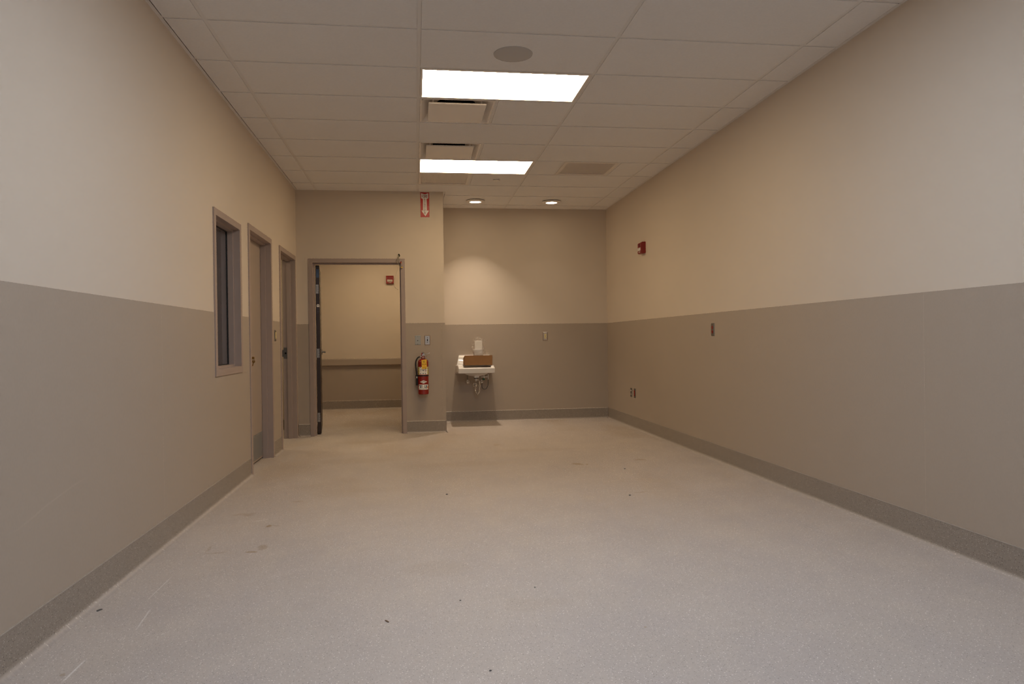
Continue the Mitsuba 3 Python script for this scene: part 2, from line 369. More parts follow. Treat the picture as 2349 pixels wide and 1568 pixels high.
# ------------------------------------------------------------------ hollow metal frames
def frame(o, wall, parent, sill=False, stop=True, depth=WT + 0.012, stop_d=(0.043, 0.091), face=0.050):
    u0, u1, z0, z1 = o
    ring = rect(u0, u1, z0, z1).difference(rect(u0 + face, u1 - face, z0 + (face if sill else -0.1), z1 - face))
    ms = [uz(ring, -0.011, depth)]
    if stop:
        s = 0.016
        i0, i1, b, t = u0 + face, u1 - face, z0 + (face if sill else 0), z1 - face
        st = rect(i0, i1, b, t).difference(rect(i0 + s, i1 - s, b + (s if sill else -0.1), t - s))
        ms.append(uz(st, *stop_d))
    return obj('frame', onto(cat(*ms), wall), 'mat_frame', parent)

# ---- window in the left wall
w1 = struct('window_1', label='tall narrow interior window in a taupe metal frame')
frame(WIN, 'left', w1, sill=True)
iu0, iu1, iz0, iz1 = WIN[0] + .066, WIN[1] - .066, WIN[2] + .066, WIN[3] - .066
obj('gasket', onto(uz(rect(iu0, iu1, iz0, iz1).difference(rect(iu0 + .007, iu1 - .007, iz0 + .007, iz1 - .007)), 0.085, 0.097), 'left'), 'mat_black', w1)
obj('pane', onto(quad([(iu0, 0.091, iz0), (iu1, 0.091, iz0), (iu1, 0.091, iz1), (iu0, 0.091, iz1)]), 'left'), 'mat_glass', w1)
obj('sill_channel', onto(cat(box(WIN[0] + .05, WIN[1] - .05, 0.0, 0.044, WIN[2] + .045, WIN[2] + .0515)), 'left'), 'mat_frame', w1)

# ---- closed door in the left wall
d1 = struct('door_1', label='closed taupe door with a grey kick plate')
frame(D1, 'left', d1)
l0, l1 = D1[0] + .053, D1[1] - .053
obj('leaf', onto(cbox(l0, l1, 0.093, 0.137, 0.014, D1[3] - .053, 0.002), 'left'), 'mat_leaf', d1)
kp = obj('kick_plate', onto(cbox(l0 + .04, l1 - .022, 0.0905, 0.0935, 0.034, 0.272, 0.0008), 'left'), 'mat_zinc', d1, label='grey metal kick plate')
for u in np.linspace(l0 + .06, l1 - .034, 8):
    for z in (0.046, 0.260):
        obj('screw', onto(lathe([(0, 0), (0.0045, 0), (0.003, 0.002), (0, 0.0025)], 8).apply_transform(trimesh.transformations.rotation_matrix(math.pi / 2, [1, 0, 0])).apply_translation((u, 0.0905, z)), 'left'), 'mat_steel', kp)
for z in (0.112, 0.186):
    obj('screw', onto(lathe([(0, 0), (0.0045, 0), (0.003, 0.002), (0, 0.0025)], 8).apply_transform(trimesh.transformations.rotation_matrix(math.pi / 2, [1, 0, 0])).apply_translation((l1 - .034, 0.0905, z)), 'left'), 'mat_steel', kp)
lk = obj('lock', onto(cat(cyl((l0 + .088, 0.0935, 1.010), (l0 + .088, 0.085, 1.010), 0.034, 24), cyl((l0 + .088, 0.086, 1.010), (l0 + .088, 0.058, 1.010), 0.013, 16),
        lathe([(0, 0), (.024, 0), (.027, .012), (.026, .026), (.020, .030), (0, .030)], 24).apply_transform(trimesh.transformations.rotation_matrix(math.pi / 2, [1, 0, 0])).apply_translation((l0 + .088, 0.062, 1.010))), 'left'), 'mat_steel_dull', d1, smooth=40)

# ---- open door frame nearest the corner
d2 = struct('door_2', label='open doorway beside the corner')
frame(D2, 'left', d2)
st = rect(0.093, 0.134, 0.955, 1.085).union(rect(0.130, 0.160, 0.976, 1.059)).difference(sg.Point(0.113, 1.018).buffer(0.010)).difference(sg.Point(0.113, 1.072).buffer(.004)).difference(sg.Point(0.113, 0.967).buffer(.004))
sm = extrude(st, 0.0025, 'y', 0.0); v = sm.vertices
sm = trimesh.Trimesh(np.stack([XL - v[:, 0], D2[1] - .050 - 0.0025 + v[:, 1], v[:, 2]], 1), sm.faces, process=False); sm.fix_normals()
sp = obj('strike_plate', sm, 'mat_steel_dull', d2, label='dull metal strike plate with a latch hole')
obj('latch_hole', box(XL - 0.125, XL - 0.101, D2[1] - 0.0503, D2[1] - 0.0497, 1.003, 1.033), 'mat_void', sp)

# ---- doorway in the far wall and its open leaf
d3 = struct('door_3', label='open doorway to the hallway with a dark wood door swung away')
frame(D3, 'far', d3, depth=WT + 0.012)
ang = math.radians(6.3)
hx, hy = -1.216, YD + WT + 0.016
def door3(m):
    """leaf local: a across thickness (0 at hinge-side face), b along the width, z"""
    v = m.vertices; c, s = math.cos(ang), math.sin(ang)
    return trimesh.Trimesh(np.stack([hx + v[:, 0] * c - v[:, 1] * s, hy + v[:, 1] * c + v[:, 0] * s, v[:, 2]], 1), m.faces, process=False)
lf = obj('leaf', door3(cbox(0.0, 0.046, 0.004, 1.00, 0.014, 2.098, 0.002)), 'mat_dark_wood', d3, label='dark stained wood leaf')
obj('top_blue_patch', door3(box(0.008, 0.042, 0.0030, 0.0045, 1.945, 2.05)), 'mat_dark_blue', lf)  # thin dark blue patch near the top of the leaf edge
fl = obj('fire_label', door3(cat(extrude(sg.Point(0.026, 1.602).buffer(0.016).union(rect(0.010, 0.042, 1.580, 1.602)), 0.0012, 'y', 0.0030))), 'mat_white_print', lf)
obj('mark', door3(extrude(sg.Polygon([(0.018, 1.597), (0.034, 1.597), (0.026, 1.604)]), 0.0004, 'y', 0.0027)), 'mat_ink', lf)
small(obj('stamp', door3(cat(*[box(.014, .014 + w_, .0032, .0046, z_ - .0035, z_) for z_, w_ in ((1.572, .016), (1.562, .022), (1.552, .020), (1.542, .012), (1.530, .022), (1.518, .018), (1.506, .014))])), 'mat_ink_blue', lf))
for z in (1.803, 1.008, 0.213):
    zz0, zz1 = z - .057, z + .057
    h = obj('hinge', door3(cat(box(-0.004, 0.036, 0.0005, 0.0042, zz0, zz1), cyl((-0.006, 0.000, zz0), (-0.006, 0.000, zz1), 0.0065, 12))), 'mat_steel_dull', d3, smooth=30)
    for (a, dz) in ((0.016, .043), (0.030, .016), (0.030, -.016), (0.016, -.043)):
        obj('screw', door3(cyl((a, 0.0008, z + dz), (a, -0.0008, z + dz), 0.0045, 8)), 'mat_steel', h)
lev = obj('lever', door3(cat(cyl((0.046, 0.925, 1.012), (0.056, 0.925, 1.012), 0.036, 24), cyl((0.056, 0.925, 1.012), (0.094, 0.925, 1.012), 0.011, 16),
      tube(spline([(0.092, 0.930, 1.012), (0.096, 0.900, 1.012), (0.094, 0.84, 1.010), (0.090, 0.805, 1.008)], 12), 0.0095, 12))), 'mat_steel_dull', d3, smooth=40)
obj('latch_face', door3(box(0.012, 0.034, 0.9995, 1.0006, 0.95, 1.08)), 'mat_steel_dull', lf)

# ------------------------------------------------------------------ lay-in ceiling
ce = struct('ceiling', label='white lay-in tile ceiling')
GX = [XL, -1.171, 0.048, 1.267, 2.487, XR]
GY0, GS = 4.2952, 0.6096
def gy(k): return GY0 + GS * k
room = unary_union([rect(XL, XR, YR, YD), rect(XC, XR, YD, YB)])
kmin = int(math.floor((YR - GY0) / GS))
rows = list(range(kmin, 10))
SPECIAL = {}       # (column, row) -> what fills the cell
PAN = [(2, -7), (2, -3), (2, 1), (2, 5)]
DIFF = [(2, 2), (2, 4)]
for c in PAN: SPECIAL[c] = 'panel'
for c in DIFF: SPECIAL[c] = 'half'
SPECIAL[(2, 6)] = 'half'
SPECIAL[(3, 5)] = 'centre'
holes = {(2, 8): sg.Point(0.812, 9.465).buffer(0.100), (3, 8): sg.Point(1.835, 9.455).buffer(0.100), (2, 0): sg.Point(0.656, 4.615).buffer(0.11)}
extra_tees = []
def tile(poly, hole_=None):
    lo = poly.buffer(-0.0130, join_style=2).intersection(room.buffer(-0.0290, join_style=2))
    up = poly.buffer(-0.004, join_style=2).intersection(room.buffer(-0.0236, join_style=2))
    if lo.is_empty or lo.area < 1e-3: return
    if hole_ is not None: lo, up = lo.difference(hole_), up.difference(hole_)
    obj('tile', cat(extrude(lo, 0.0085, 'z', H), extrude(up, 0.010, 'z', H + 0.0085)), 'mat_tile', ce)
for r in rows:
    y0, y1 = gy(r), gy(r + 1)
    for c in range(5):
        x0, x1 = GX[c], GX[c + 1]
        cell = rect(x0, x1, max(y0, YR), y1).intersection(room)
        if cell.is_empty: continue
        if getattr(cell, 'geom_type', '') != 'Polygon': cell = max(cell.geoms, key=lambda g: g.area)
        s = SPECIAL.get((c, r))
        if s == 'panel': continue
        if s == 'half':
            mx = x0 + 0.6096; extra_tees.append((mx, y0, y1)); tile(rect(mx, x1, y0, y1)); continue
        if s == 'centre':
            a, b = x0 + 0.3048, x0 + 0.9144; extra_tees += [(a, y0, y1), (b, y0, y1)]
            tile(rect(x0, a, y0, y1)); tile(rect(b, x1, y0, y1)); continue
        tile(cell, holes.get((c, r)))
ZT = H + 0.0035
def tee(x0, x1, y0, y1, name):
    g = rect(x0, x1, y0, y1).intersection(room.buffer(-0.002))
    if g.is_empty: return
    m = extrude(g, 0.0012, 'z', ZT)
    cx0, cy0, cx1, cy1 = g.bounds
    if (cx1 - cx0) < (cy1 - cy0): web = box((cx0 + cx1) / 2 - .0008, (cx0 + cx1) / 2 + .0008, cy0, cy1, ZT + .001, ZT + .038)
    else: web = box(cx0, cx1, (cy0 + cy1) / 2 - .0008, (cy0 + cy1) / 2 + .0008, ZT + .001, ZT + .038)
    obj(name, cat(m, web), 'mat_tee', ce)
for x in GX[1:-1]: tee(x - .012, x + .012, YR, YB, 'main_tee')
for r in rows:
    y = gy(r)
    for c in range(5):
        tee(GX[c] + (.012 if c else 0), GX[c + 1] - (.012 if c < 4 else 0), y - .012, y + .012, 'cross_tee')
for (x, y0, y1) in extra_tees: tee(x - .012, x + .012, y0 + .012, y1 - .012, 'cross_tee')
wa = room.difference(room.buffer(-0.0225, join_style=2))
obj('wall_angle', extrude(wa, 0.0012, 'z', H + 0.003), 'mat_tee', ce)

# flat light panels
def light_panel(cx0, cx1, cy0, cy1, z, em, label, group=None, lens=None):
    k = thing('ceiling_light', label, 'ceiling light', group)
    fr = rect(cx0 + .0135, cx1 - .0135, cy0 + .0135, cy1 - .0135)
    lx = rect(*lens) if lens else fr.buffer(-0.014, join_style=2)
    obj('frame', cat(extrude(fr.difference(lx), 0.012, 'z', z - 0.002), extrude(fr, 0.03, 'z', z + 0.010)), 'mat_white_metal', k)
    a, b, c, d = lx.bounds
    obj('lens', quad([(a, b, z + .002), (a, d, z + .002), (c, d, z + .002), (c, b, z + .002)]), 'mat_lens', k, emitter={'type': 'area', 'radiance': rgb(em)}, label='glowing white lens')
    return k
light_panel(GX[2], GX[3], gy(1), gy(2), H, PANEL, 'glowing white ceiling panel, the larger one, next to the round speaker', lens=(0.075, 1.239, 4.937, 5.4925))
light_panel(GX[2], GX[3], gy(5), gy(6), H, PANEL, 'glowing white ceiling panel, the smaller and farther one, before the sprinkler cover', lens=(0.075, 1.240, 7.370, 7.938))

light_panel(GX[2], GX[3], gy(-3), gy(-2), H, COOL_FILL, 'added cool fill panel in line with the row, ahead of the camera')
light_panel(GX[2], GX[3], gy(-7), gy(-6), H, COOL_FILL, 'added cool fill panel in line with the row, over the camera')

# square plaque air diffusers
def diffuser(x0, y0, label, group):
    k = thing('air_diffuser', label, 'air vent', group)
    a = 0.6096; cx, cy = x0 + a / 2, y0 + a / 2
    o, i = rect(x0 + .013, x0 + a - .013, y0 + .013, y0 + a - .013), rect(x0 + .034, x0 + a - .034, y0 + .034, y0 + a - .034)
    # flange and sloping pan walls up to a round neck
    n = 64; V = []; Fc = []
    def ringpts(half, z): 
        out = []
        for t in range(n):
            an = 2 * math.pi * t / n; ca, sa_ = math.cos(an), math.sin(an); q = half / max(abs(ca), abs(sa_)); out.append((cx + q * ca, cy + q * sa_, z))
        return out
    def circ(r, z): return [(cx + r * math.cos(2 * math.pi * t / n), cy + r * math.sin(2 * math.pi * t / n), z) for t in range(n)]
    loops = [ringpts(.2915, H + .006), ringpts(.2915, H - .001), ringpts(.277, H - .001), ringpts(.268, H + .006), ringpts(.225, H + .048), ringpts(.205, H + .056), circ(.160, H + .060), circ(.160, H + .20)]
    for lo in loops: V += lo
    for l in range(len(loops) - 1):
        for t in range(n):
            q = [l * n + t, l * n + (t + 1) % n, (l + 1) * n + (t + 1) % n, (l + 1) * n + t]
            Fc += [[q[0], q[1], q[2]], [q[0], q[2], q[3]]]
    obj('pan', trimesh.Trimesh(np.array(V), np.array(Fc), process=False), 'mat_white_metal', k, smooth=30)
    obj('neck', cat(cyl((cx, cy, H + .066), (cx, cy, H + .20), 0.158, 40)), 'mat_void', k, label='black duct opening')
    obj('plaque', cbox(cx - .2265, cx + .2265, cy - .229, cy + .229, H - .016, H - .003, .003), 'mat_white_metal', k, label='flat square plaque')
    for sx in (-1, 1):
        for sy in (-1, 1):
            obj('hanger', box(cx + sx * .19 - .006, cx + sx * .19 + .006, cy + sy * .19 - .01, cy + sy * .19 + .01, H - .004, H + .058), 'mat_white_metal', k)
    return k
diffuser(GX[2], gy(2), 'white square air diffuser touching the nearer glowing panel', 'square air diffusers')
diffuser(GX[2], gy(4), 'white square air diffuser just in front of the farther glowing panel', 'square air diffusers')

# return air grilles with fine blades
def grille(x0, y0, label, group):
    k = thing('return_grille', label, 'air vent', group)
    a = 0.6096
    o = rect(x0 + .0135, x0 + a - .0135, y0 + .0135, y0 + a - .0135); i = rect(x0 + .045, x0 + a - .045, y0 + .052, y0 + a - .052)
    obj('frame', extrude(o.difference(i), 0.010, 'z', H - .001), 'mat_white_metal', k)
    bl = []
    for x in np.arange(x0 + .052, x0 + a - .048, 0.0125):
        m = box(-.0008, .0008, y0 + .050, y0 + a - .050, -.004, .004); m.apply_transform(trimesh.transformations.rotation_matrix(math.radians(38), [0, 1, 0])); m.apply_translation((x, 0, H + .007)); bl.append(m)
    key = obj('blades', cat(*bl), 'mat_grille', k, label='rows of fine grey blades'); labels[key]['kind'] = 'stuff'
    obj('back', box(x0 + .02, x0 + a - .02, y0 + .02, y0 + a - .02, H + .0105, H + .014), 'mat_grille', k)
    return k
grille(GX[2], gy(6), 'return air grille with fine blades behind the farther glowing panel', 'return air grilles')
grille(GX[3] + 0.3048, gy(5), 'return air grille with fine blades, right of the farther glowing panel', 'return air grilles')

# speaker, sprinkler cover, downlights
k = thing('ceiling_speaker', 'round grey ceiling speaker grille in front of the nearer glowing panel', 'speaker')
obj('grille', lathe([(0, -.010), (.06, -.0095), (.10, -.008), (.117, -.005), (.117, .012), (0, .012)], 56, (0.656, 4.615, H)), 'mat_speaker', k, smooth=40)
obj('rim', lathe([(.116, -.006), (.126, -.0045), (.1275, 0.0), (.126, .0005), (.116, .0005)], 56, (0.656, 4.615, H)), 'mat_speaker', k, smooth=40)
tag(obj('sprinkler_cover', lathe([(0, -.012), (.038, -.0115), (.042, -.010), (.042, -.008), (.030, -.007), (.030, .002), (0, .002)], 32, (0.955, 8.250, H)), 'mat_white_plastic', smooth=40),
    'small round white sprinkler cover on the ceiling beside a return grille', 'sprinkler')
def downlight(x, y, em, label):
    k = thing('downlight', label, 'downlight', 'recessed downlights over the sink alcove')
    obj('trim', lathe([(.077, -.026), (.086, -.0275), (.118, -.019), (.124, -.015), (.125, -.012), (.118, -.0115), (.090, -.014), (.086, -.006), (.086, .055), (.077, .055)], 56, (x, y, H)), 'mat_white_plastic', k, smooth=40)
    n = 40; P = [(x + .0765 * math.cos(2 * math.pi * t / n), y + .0765 * math.sin(2 * math.pi * t / n), H - .024) for t in range(n)] + [(x, y, H - .024)]
    obj('lens', trimesh.Trimesh(np.array(P), [[n, (t + 1) % n, t] for t in range(n)], process=False), 'mat_lens', k, emitter={'type': 'area', 'radiance': rgb([16.0, 12.6, 8.4])}, label='glowing round lens')
    scene[k + '_beam'] = {'type': 'spot', 'intensity': rgb(em), 'cutoff_angle': 43.0, 'beam_width': 8.0,
                          'to_world': T().look_at(origin=[x, y, H - .03], target=[x, y, 0.0], up=[0, 1, 0])}
    obj('housing', cyl((x, y, H + .02), (x, y, H + .10), 0.0825, 32), 'mat_void', k)
downlight(0.812, 9.465, DOWN, 'round recessed downlight over the sink, left of the pair')
downlight(1.835, 9.455, [v * .09 for v in DOWN], 'round recessed downlight nearer the right wall, right of the pair')
# lamps of the rooms beyond
k = light_panel(-1.1, 0.12, 10.9, 11.5, 2.745, HALL, 'ceiling panel of the hallway, out of sight behind the doorway')
k = light_panel(-2.9, -2.3, 8.2, 8.8, 2.612, SIDE, 'ceiling panel of the side room, out of sight behind the open frame')

# ------------------------------------------------------------------ hallway wall finish
tr = struct('trim_1', onto(extrude(sg.Polygon([(-0.052, .752), (-.046, .745), (0, .745), (0, .868), (-.030, .868), (-.048, .862), (-.052, .850)]), 1, 'z').apply_translation((0, 0, 0)) if False else
     (lambda m: trimesh.Trimesh(np.stack([-2.6 + m.vertices[:, 2], m.vertices[:, 0], m.vertices[:, 1]], 1), m.faces, process=False))(trimesh.creation.extrude_polygon(sg.Polygon([(-0.052, .756), (-.044, .746), (0, .746), (0, .868), (-.030, .868), (-.047, .862), (-.052, .850)]), 2.6 + XC - WT, engine='earcut')), 'hall'), 'mat_wainscot', 'taupe wall guard rail along the hallway wall')
obj('wainscot_sheet', onto(uz(rect(-2.6, XC - WT, BASE, .76), -0.0025, 0.001), 'hall'), 'mat_wainscot', wh)

# ================================================================== OBJECTS
# ---- fire extinguisher sign
k = thing('extinguisher_sign', 'red and white FIRE EXTINGUISHER arrow sign at the top of the far wall', 'sign')
sx0, sx1, sz0, sz1 = 0.086, 0.1955, 2.681, 2.988
gx, gz = np.meshgrid(np.linspace(sx0, sx1, 28), np.linspace(sz0, sz1, 70))
yy = YD - 0.0022 - 0.0009 * (meshkit.fbm(np.stack([gx * 55, gz * 55, gx * 0], -1), 3, 4) - .5)
V = np.stack([gx.ravel(), yy.ravel(), gz.ravel()], 1); nn = 28
Fc = [[j * nn + i, j * nn + i + 1, (j + 1) * nn + i + 1] for j in range(69) for i in range(27)] + [[j * nn + i, (j + 1) * nn + i + 1, (j + 1) * nn + i] for j in range(69) for i in range(27)]
obj('plate', cat(trimesh.Trimesh(V, Fc, process=False), box(sx0, sx1, YD - .0012, YD, sz0, sz1)), 'mat_red_print', k)
W_, Hh = sx1 - sx0, sz1 - sz0
def sgn(px, py): return (sx0 + W_ * px, sz1 - Hh * py)
arrow = sg.Polygon([sgn(*p) for p in [(.07, .03), (.5, .072), (.90, .03), (.90, .235), (.70, .26), (.71, .735), (.95, .735), (.535, .965), (.10, .735), (.29, .735), (.28, .26), (.07, .235)]])
obj('arrow', uz(arrow, YD - .0040, YD - .0024), 'mat_white_print', k)
def put_text(s, cx, cz, h, y, width=None, bold=True, th=.0005):
    m = meshkit.text_mesh(s, h, th, bold=bold); v = m.vertices.copy()
    b0, b1 = v[:, 0].min(), v[:, 0].max(); sxx = (width / (b1 - b0)) if width else 1.0
    zc = (v[:, 1].min() + v[:, 1].max()) / 2
    w = np.stack([cx + (v[:, 0] - (b0 + b1) / 2) * sxx, y - v[:, 2], cz + v[:, 1] - zc], 1)
    r = trimesh.Trimesh(w, m.faces, process=False)
    if r.volume < 0: r.invert()
    return r
obj('lettering', put_text('FIRE', sx0 + W_ * .49, sz1 - Hh * .158, 0.036, YD - .0040, W_ * .64), 'mat_maroon_print', k)
obj('lettering', cat(*[put_text(ch, sx0 + W_ * .495, sz1 - Hh * (.275 + .052 * i), 0.0125, YD - .0040, None if ch == 'I' else .0165) for i, ch in enumerate('EXTINGUISHER')]), 'mat_maroon_print', k)

# ---- wall plates on the far wall
def plate(x0, x1, z0, z1, mat, wall, parent, proud=.006, bev=.005):
    V = [(x0, 0, z0), (x1, 0, z0), (x1, 0, z1), (x0, 0, z1), (x0 + bev, -proud, z0 + bev), (x1 - bev, -proud, z0 + bev), (x1 - bev, -proud, z1 - bev), (x0 + bev, -proud, z1 - bev)]
    m = trimesh.PointCloud(np.array(V)).convex_hull
    m.apply_translation((0, -.0024, 0))
    return obj('cover', onto(m, wall), mat, parent)
def dot(u, z, r, d0, d1, wall, n=14): return onto(cyl((u, d0, z), (u, d1, z), r, n), wall)
k = thing('grey_wall_plate', 'flat grey wall plate with one small hole, left of the two over the extinguisher', 'wall plate')
plate(-0.005, 0.0665, 1.0945, 1.211, 'mat_grey_plate', 'far', k, .005, .004)
obj('hole', dot(.0295, 1.148, .0052, -.0085, -.0072, 'far'), 'mat_void', k)
for z in (1.105, 1.193): obj('screw', dot(.0295, z, .0035, -.0085, -.0074, 'far'), 'mat_rubber_grey', k)
k = thing('steel_wall_plate', 'shiny steel wall plate with a dark slot, right of the two over the extinguisher', 'wall plate')
plate(0.112, 0.184, 1.090, 1.212, 'mat_steel', 'far', k, .008, .008)
obj('slot', onto(box(.1435, .1545, -.0115, -.0102, 1.138, 1.166), 'far'), 'mat_void', k)
for z in (1.122, 1.183): obj('screw', dot(.149, z, .0055, -.0118, -.0102, 'far'), 'mat_rubber_grey', k)

# ---- fire extinguisher
ex, ey, er = 0.0905, 8.885, 0.0645
k = thing('fire_extinguisher', 'red fire extinguisher with a yellow tag hanging on the far wall', 'fire extinguisher')
obj('cylinder', lathe([(0, .487), (.056, .487), (.0615, .490), (er, .498), (er, .875), (.0625, .890), (.056, .903), (.045, .914), (.030, .921), (.020, .924), (.020, .932), (0, .932)], 64, (ex, ey, 0)), 'mat_red', k, smooth=35, label='red painted cylinder')
obj('valve', cat(lathe([(0, .930), (.021, .930), (.021, .944), (.017, .950), (.017, .972), (.013, .980), (0, .982)], 28, (ex, ey, 0)), cbox(ex - .020, ex - .006, ey - .012, ey + .012, .958, .996, .004)), 'mat_red_plastic', k, smooth=30)
obj('valve_head', cat(cbox(ex - .010, ex + .014, ey - .012, ey + .012, .962, 1.004, .005), cbox(ex + .008, ex + .024, ey - .008, ey + .008, .966, .994, .003)), 'mat_steel_dull', k, smooth=30)
g = obj('gauge', cyl((ex + .001, ey - .014, .942), (ex + .001, ey - .030, .942), .0165, 28), 'mat_red_plastic', k, smooth=40)
obj('dial', cyl((ex + .001, ey - .0302, .942), (ex + .001, ey - .0312, .942), .0135, 28), 'mat_dial', g)
obj('valve_cap', cat(cyl((ex - .002, ey - .012, .970), (ex - .002, ey - .026, .970), .0115, 20), cbox(ex + .004, ex + .022, ey - .012, ey + .012, .962, .992, .003)), 'mat_chrome', k, smooth=40)
obj('carry_handle', tube([(ex + .014, ey - .004, .978), (ex + .034, ey - .006, .981), (ex + .072, ey - .007, .990), (ex + .083, ey - .007, .997)], [.006, .007, .006, .004], 10), 'mat_chrome', k, smooth=40)
obj('lever', tube([(ex + .010, ey - .008, .968), (ex + .030, ey - .010, .944), (ex + .060, ey - .012, .906), (ex + .076, ey - .012, .886)], [.006, .0055, .005, .003], 10), 'mat_steel', k, smooth=40)
obj('pin', cat(cyl((ex + .02, ey - .02, .960), (ex + .045, ey - .02, .962), .0022, 8), tube([(ex + .028 + .010 * math.cos(a), ey - .022, .950 + .010 * math.sin(a)) for a in np.linspace(0, 2 * math.pi, 20)], .0015, 6)), 'mat_steel_dull', k)
obj('hose_fitting', cyl((ex - .014, ey - .004, .953), (ex - .040, ey - .006, .949), .0085, 16, .007), 'mat_chrome', k, smooth=40)
obj('hose', tube(spline([(ex - .038, ey - .006, .949), (ex - .062, ey - .010, .938), (ex - .082, ey - .012, .908), (ex - .0905, ey - .010, .860), (ex - .086, ey - .006, .79), (ex - .080, ey - .002, .722)], 36), .0085, 14), 'mat_rubber', k, smooth=True)
obj('nozzle', cyl((ex - .079, ey - .002, .724), (ex - .0775, ey, .598), .0135, 16, .0145), 'mat_rubber', k, smooth=40)
obj('nozzle_clip', box(ex - .084, ex - .074, ey - .0175, ey - .014, .686, .708), 'mat_white_plastic', k)
st_ = unman(m3.Manifold.cylinder(.014, er + .0018, er + .0018, 64).translate((ex, ey, .710)) - m3.Manifold.cylinder(.03, er + .0002, er + .0002, 64).translate((ex, ey, .700)))
obj('strap', cat(st_, box(ex - .094, ex - .060, ey - .004, ey + .004, .709, .726)), 'mat_rubber', k, smooth=30)
obj('bracket', cat(box(ex - .022, ex + .022, YD - .006, YD, .60, .93), box(ex - .014, ex + .014, ey + .055, YD - .004, .70, .73), box(ex - .014, ex + .014, ey + .010, YD - .004, .934, .944)), 'mat_rubber_grey', k)
def curved(x0, x1, z0, z1, off, n=24, th=.0005):
    """patch wrapped round the cylinder, x given as horizontal offset from the axis"""
    a0, a1 = math.asin(max(-.999, x0 / er)), math.asin(min(.999, x1 / er))
    an = np.linspace(a0, a1, n); V = []; Fc = []
    for r in (er + off, er + off - th):
        for z in (z0, z1): V += [(ex + r * math.sin(a), ey - r * math.cos(a), z) for a in an]
    for i in range(n - 1): Fc += [[i, i + 1, n + i + 1], [i, n + i + 1, n + i]]
    return trimesh.Trimesh(np.array(V), np.array(Fc), process=False)
def bend(m, off):
    v = m.vertices; a = np.clip(v[:, 0] / er, -1.45, 1.45); r = er + off + v[:, 2]
    return trimesh.Trimesh(np.stack([ex + r * np.sin(a), ey - r * np.cos(a), v[:, 1]], 1), m.faces, process=False)
ctext = lambda s, cx, cz, h, off, width: bend((lambda m: (m.apply_translation((-(m.bounds[0][0] + m.bounds[1][0]) / 2, -(m.bounds[0][1] + m.bounds[1][1]) / 2, 0)), m.apply_scale((width / (m.bounds[1][0] - m.bounds[0][0]), 1, 1)), m.apply_translation((cx, cz, 0)), m)[-1])(meshkit.text_mesh(s, h, .0003, bold=True)), off)
lb = obj('instruction_label', curved(-.046, .050, .731, .826, .0006), 'mat_paper', k, smooth=True, label='white printed instruction label')
for (a, b) in ((-.0625, -.046), (.050, .0632)): obj('side_band', curved(a, b, .731, .826, .0007), 'mat_olive', lb, smooth=True)
for z in (.745, .775, .805):
    obj('mark', curved(-.058, -.052, z - .005, z + .005, .0011), 'mat_ink', lb)
    obj('mark', curved(.055, .060, z - .005, z + .005, .0011), 'mat_ink', lb)
for (a, b, z0, z1) in [(-.040, -.018, .795, .799), (-.040, -.016, .787, .790), (-.040, -.020, .778, .781), (-.040, -.022, .770, .772)]: obj('print_line', curved(a, b, z0, z1, .0011), 'mat_grey_plate', lb)
def ring_mark(cx, cz, r, w=.35):
    m = trimesh.creation.extrude_polygon(sg.Point(cx, cz).buffer(r).difference(sg.Point(cx + r * .3, cz - r * .1).buffer(r * w * 1.6)), .0003, engine='earcut'); return bend(m, .0009)
small(obj('pictogram', cat(ring_mark(-.030, .742, .0075), ring_mark(.000, .743, .0085), ring_mark(.028, .744, .0080), ring_mark(-.010, .782, .006), ring_mark(.008, .783, .0095)), 'mat_ink', lb))
obj('pictogram', ring_mark(.031, .776, .0065, .1), 'mat_maroon_print', lb); obj('pictogram', ring_mark(.030, .800, .0065, .1), 'mat_maroon_print', lb)
obj('pictogram', curved(-.040, -.030, .815, .823, .0011), 'mat_ink', lb)
dm = trimesh.creation.extrude_polygon(sg.Polygon([(-.046, .642), (.001, .622), (.050, .643), (.001, .662)]), .0003, engine='earcut')
dm = trimesh.Trimesh(*trimesh.remesh.subdivide_to_size(dm.vertices, dm.faces, .01))
lo = obj('logo_diamond', bend(dm, .0004), 'mat_white_print', k, label='white diamond logo')
obj('lettering', cat(ctext('AMEREX', .001, .6415, .0085, .0009, .058)), 'mat_ink', lo)
l2 = obj('record_label', curved(-.055, .0555, .547, .610, .0006), 'mat_paper', k, smooth=True, label='white record label with dark print')
small(obj('print_line', cat(curved(-.052, -.010, .594, .602, .0011), curved(-.040, -.025, .570, .590, .0011), curved(-.020, -.012, .574, .586, .0011)), 'mat_ink_blue', l2))
small(obj('print_line', cat(curved(.014, .020, .570, .602, .0011), curved(.020, .044, .568, .577, .0011), curved(.028, .044, .582, .598, .0011), curved(.008, .012, .572, .582, .0011)), 'mat_ink_blue', l2))
small(obj('print_line', cat(*[curved(-.053, .046, z, z + .0018, .0011) for z in (.563, .558, .553)]), 'mat_grey_plate', l2))
obj('seal', cat(bend(trimesh.creation.extrude_polygon(sg.Point(.060, .574).buffer(.010), .0003, engine='earcut'), .0012)), 'mat_orange', l2)
tgk = obj('inspection_tag', trimesh.Trimesh(np.array([(0.070, ey - .0700, .909), (.1325, ey - .0705, .917), (.1355, ey - .0725, .805), (.0745, ey - .0725, .800), (0.070, ey - .0688, .909), (.1325, ey - .0693, .917), (.1355, ey - .0713, .805), (.0745, ey - .0713, .800)]),
      [[0, 2, 1], [0, 3, 2], [4, 5, 6], [4, 6, 7], [0, 1, 5], [0, 5, 4], [1, 2, 6], [1, 6, 5], [2, 3, 7], [2, 7, 6], [3, 0, 4], [3, 4, 7]], process=False), 'mat_yellow', k, label='yellow inspection tag')
def tline(a, b, z, h): return box(.071 + a * .062, .071 + b * .062, ey - .0738, ey - .0728, z, z + h)
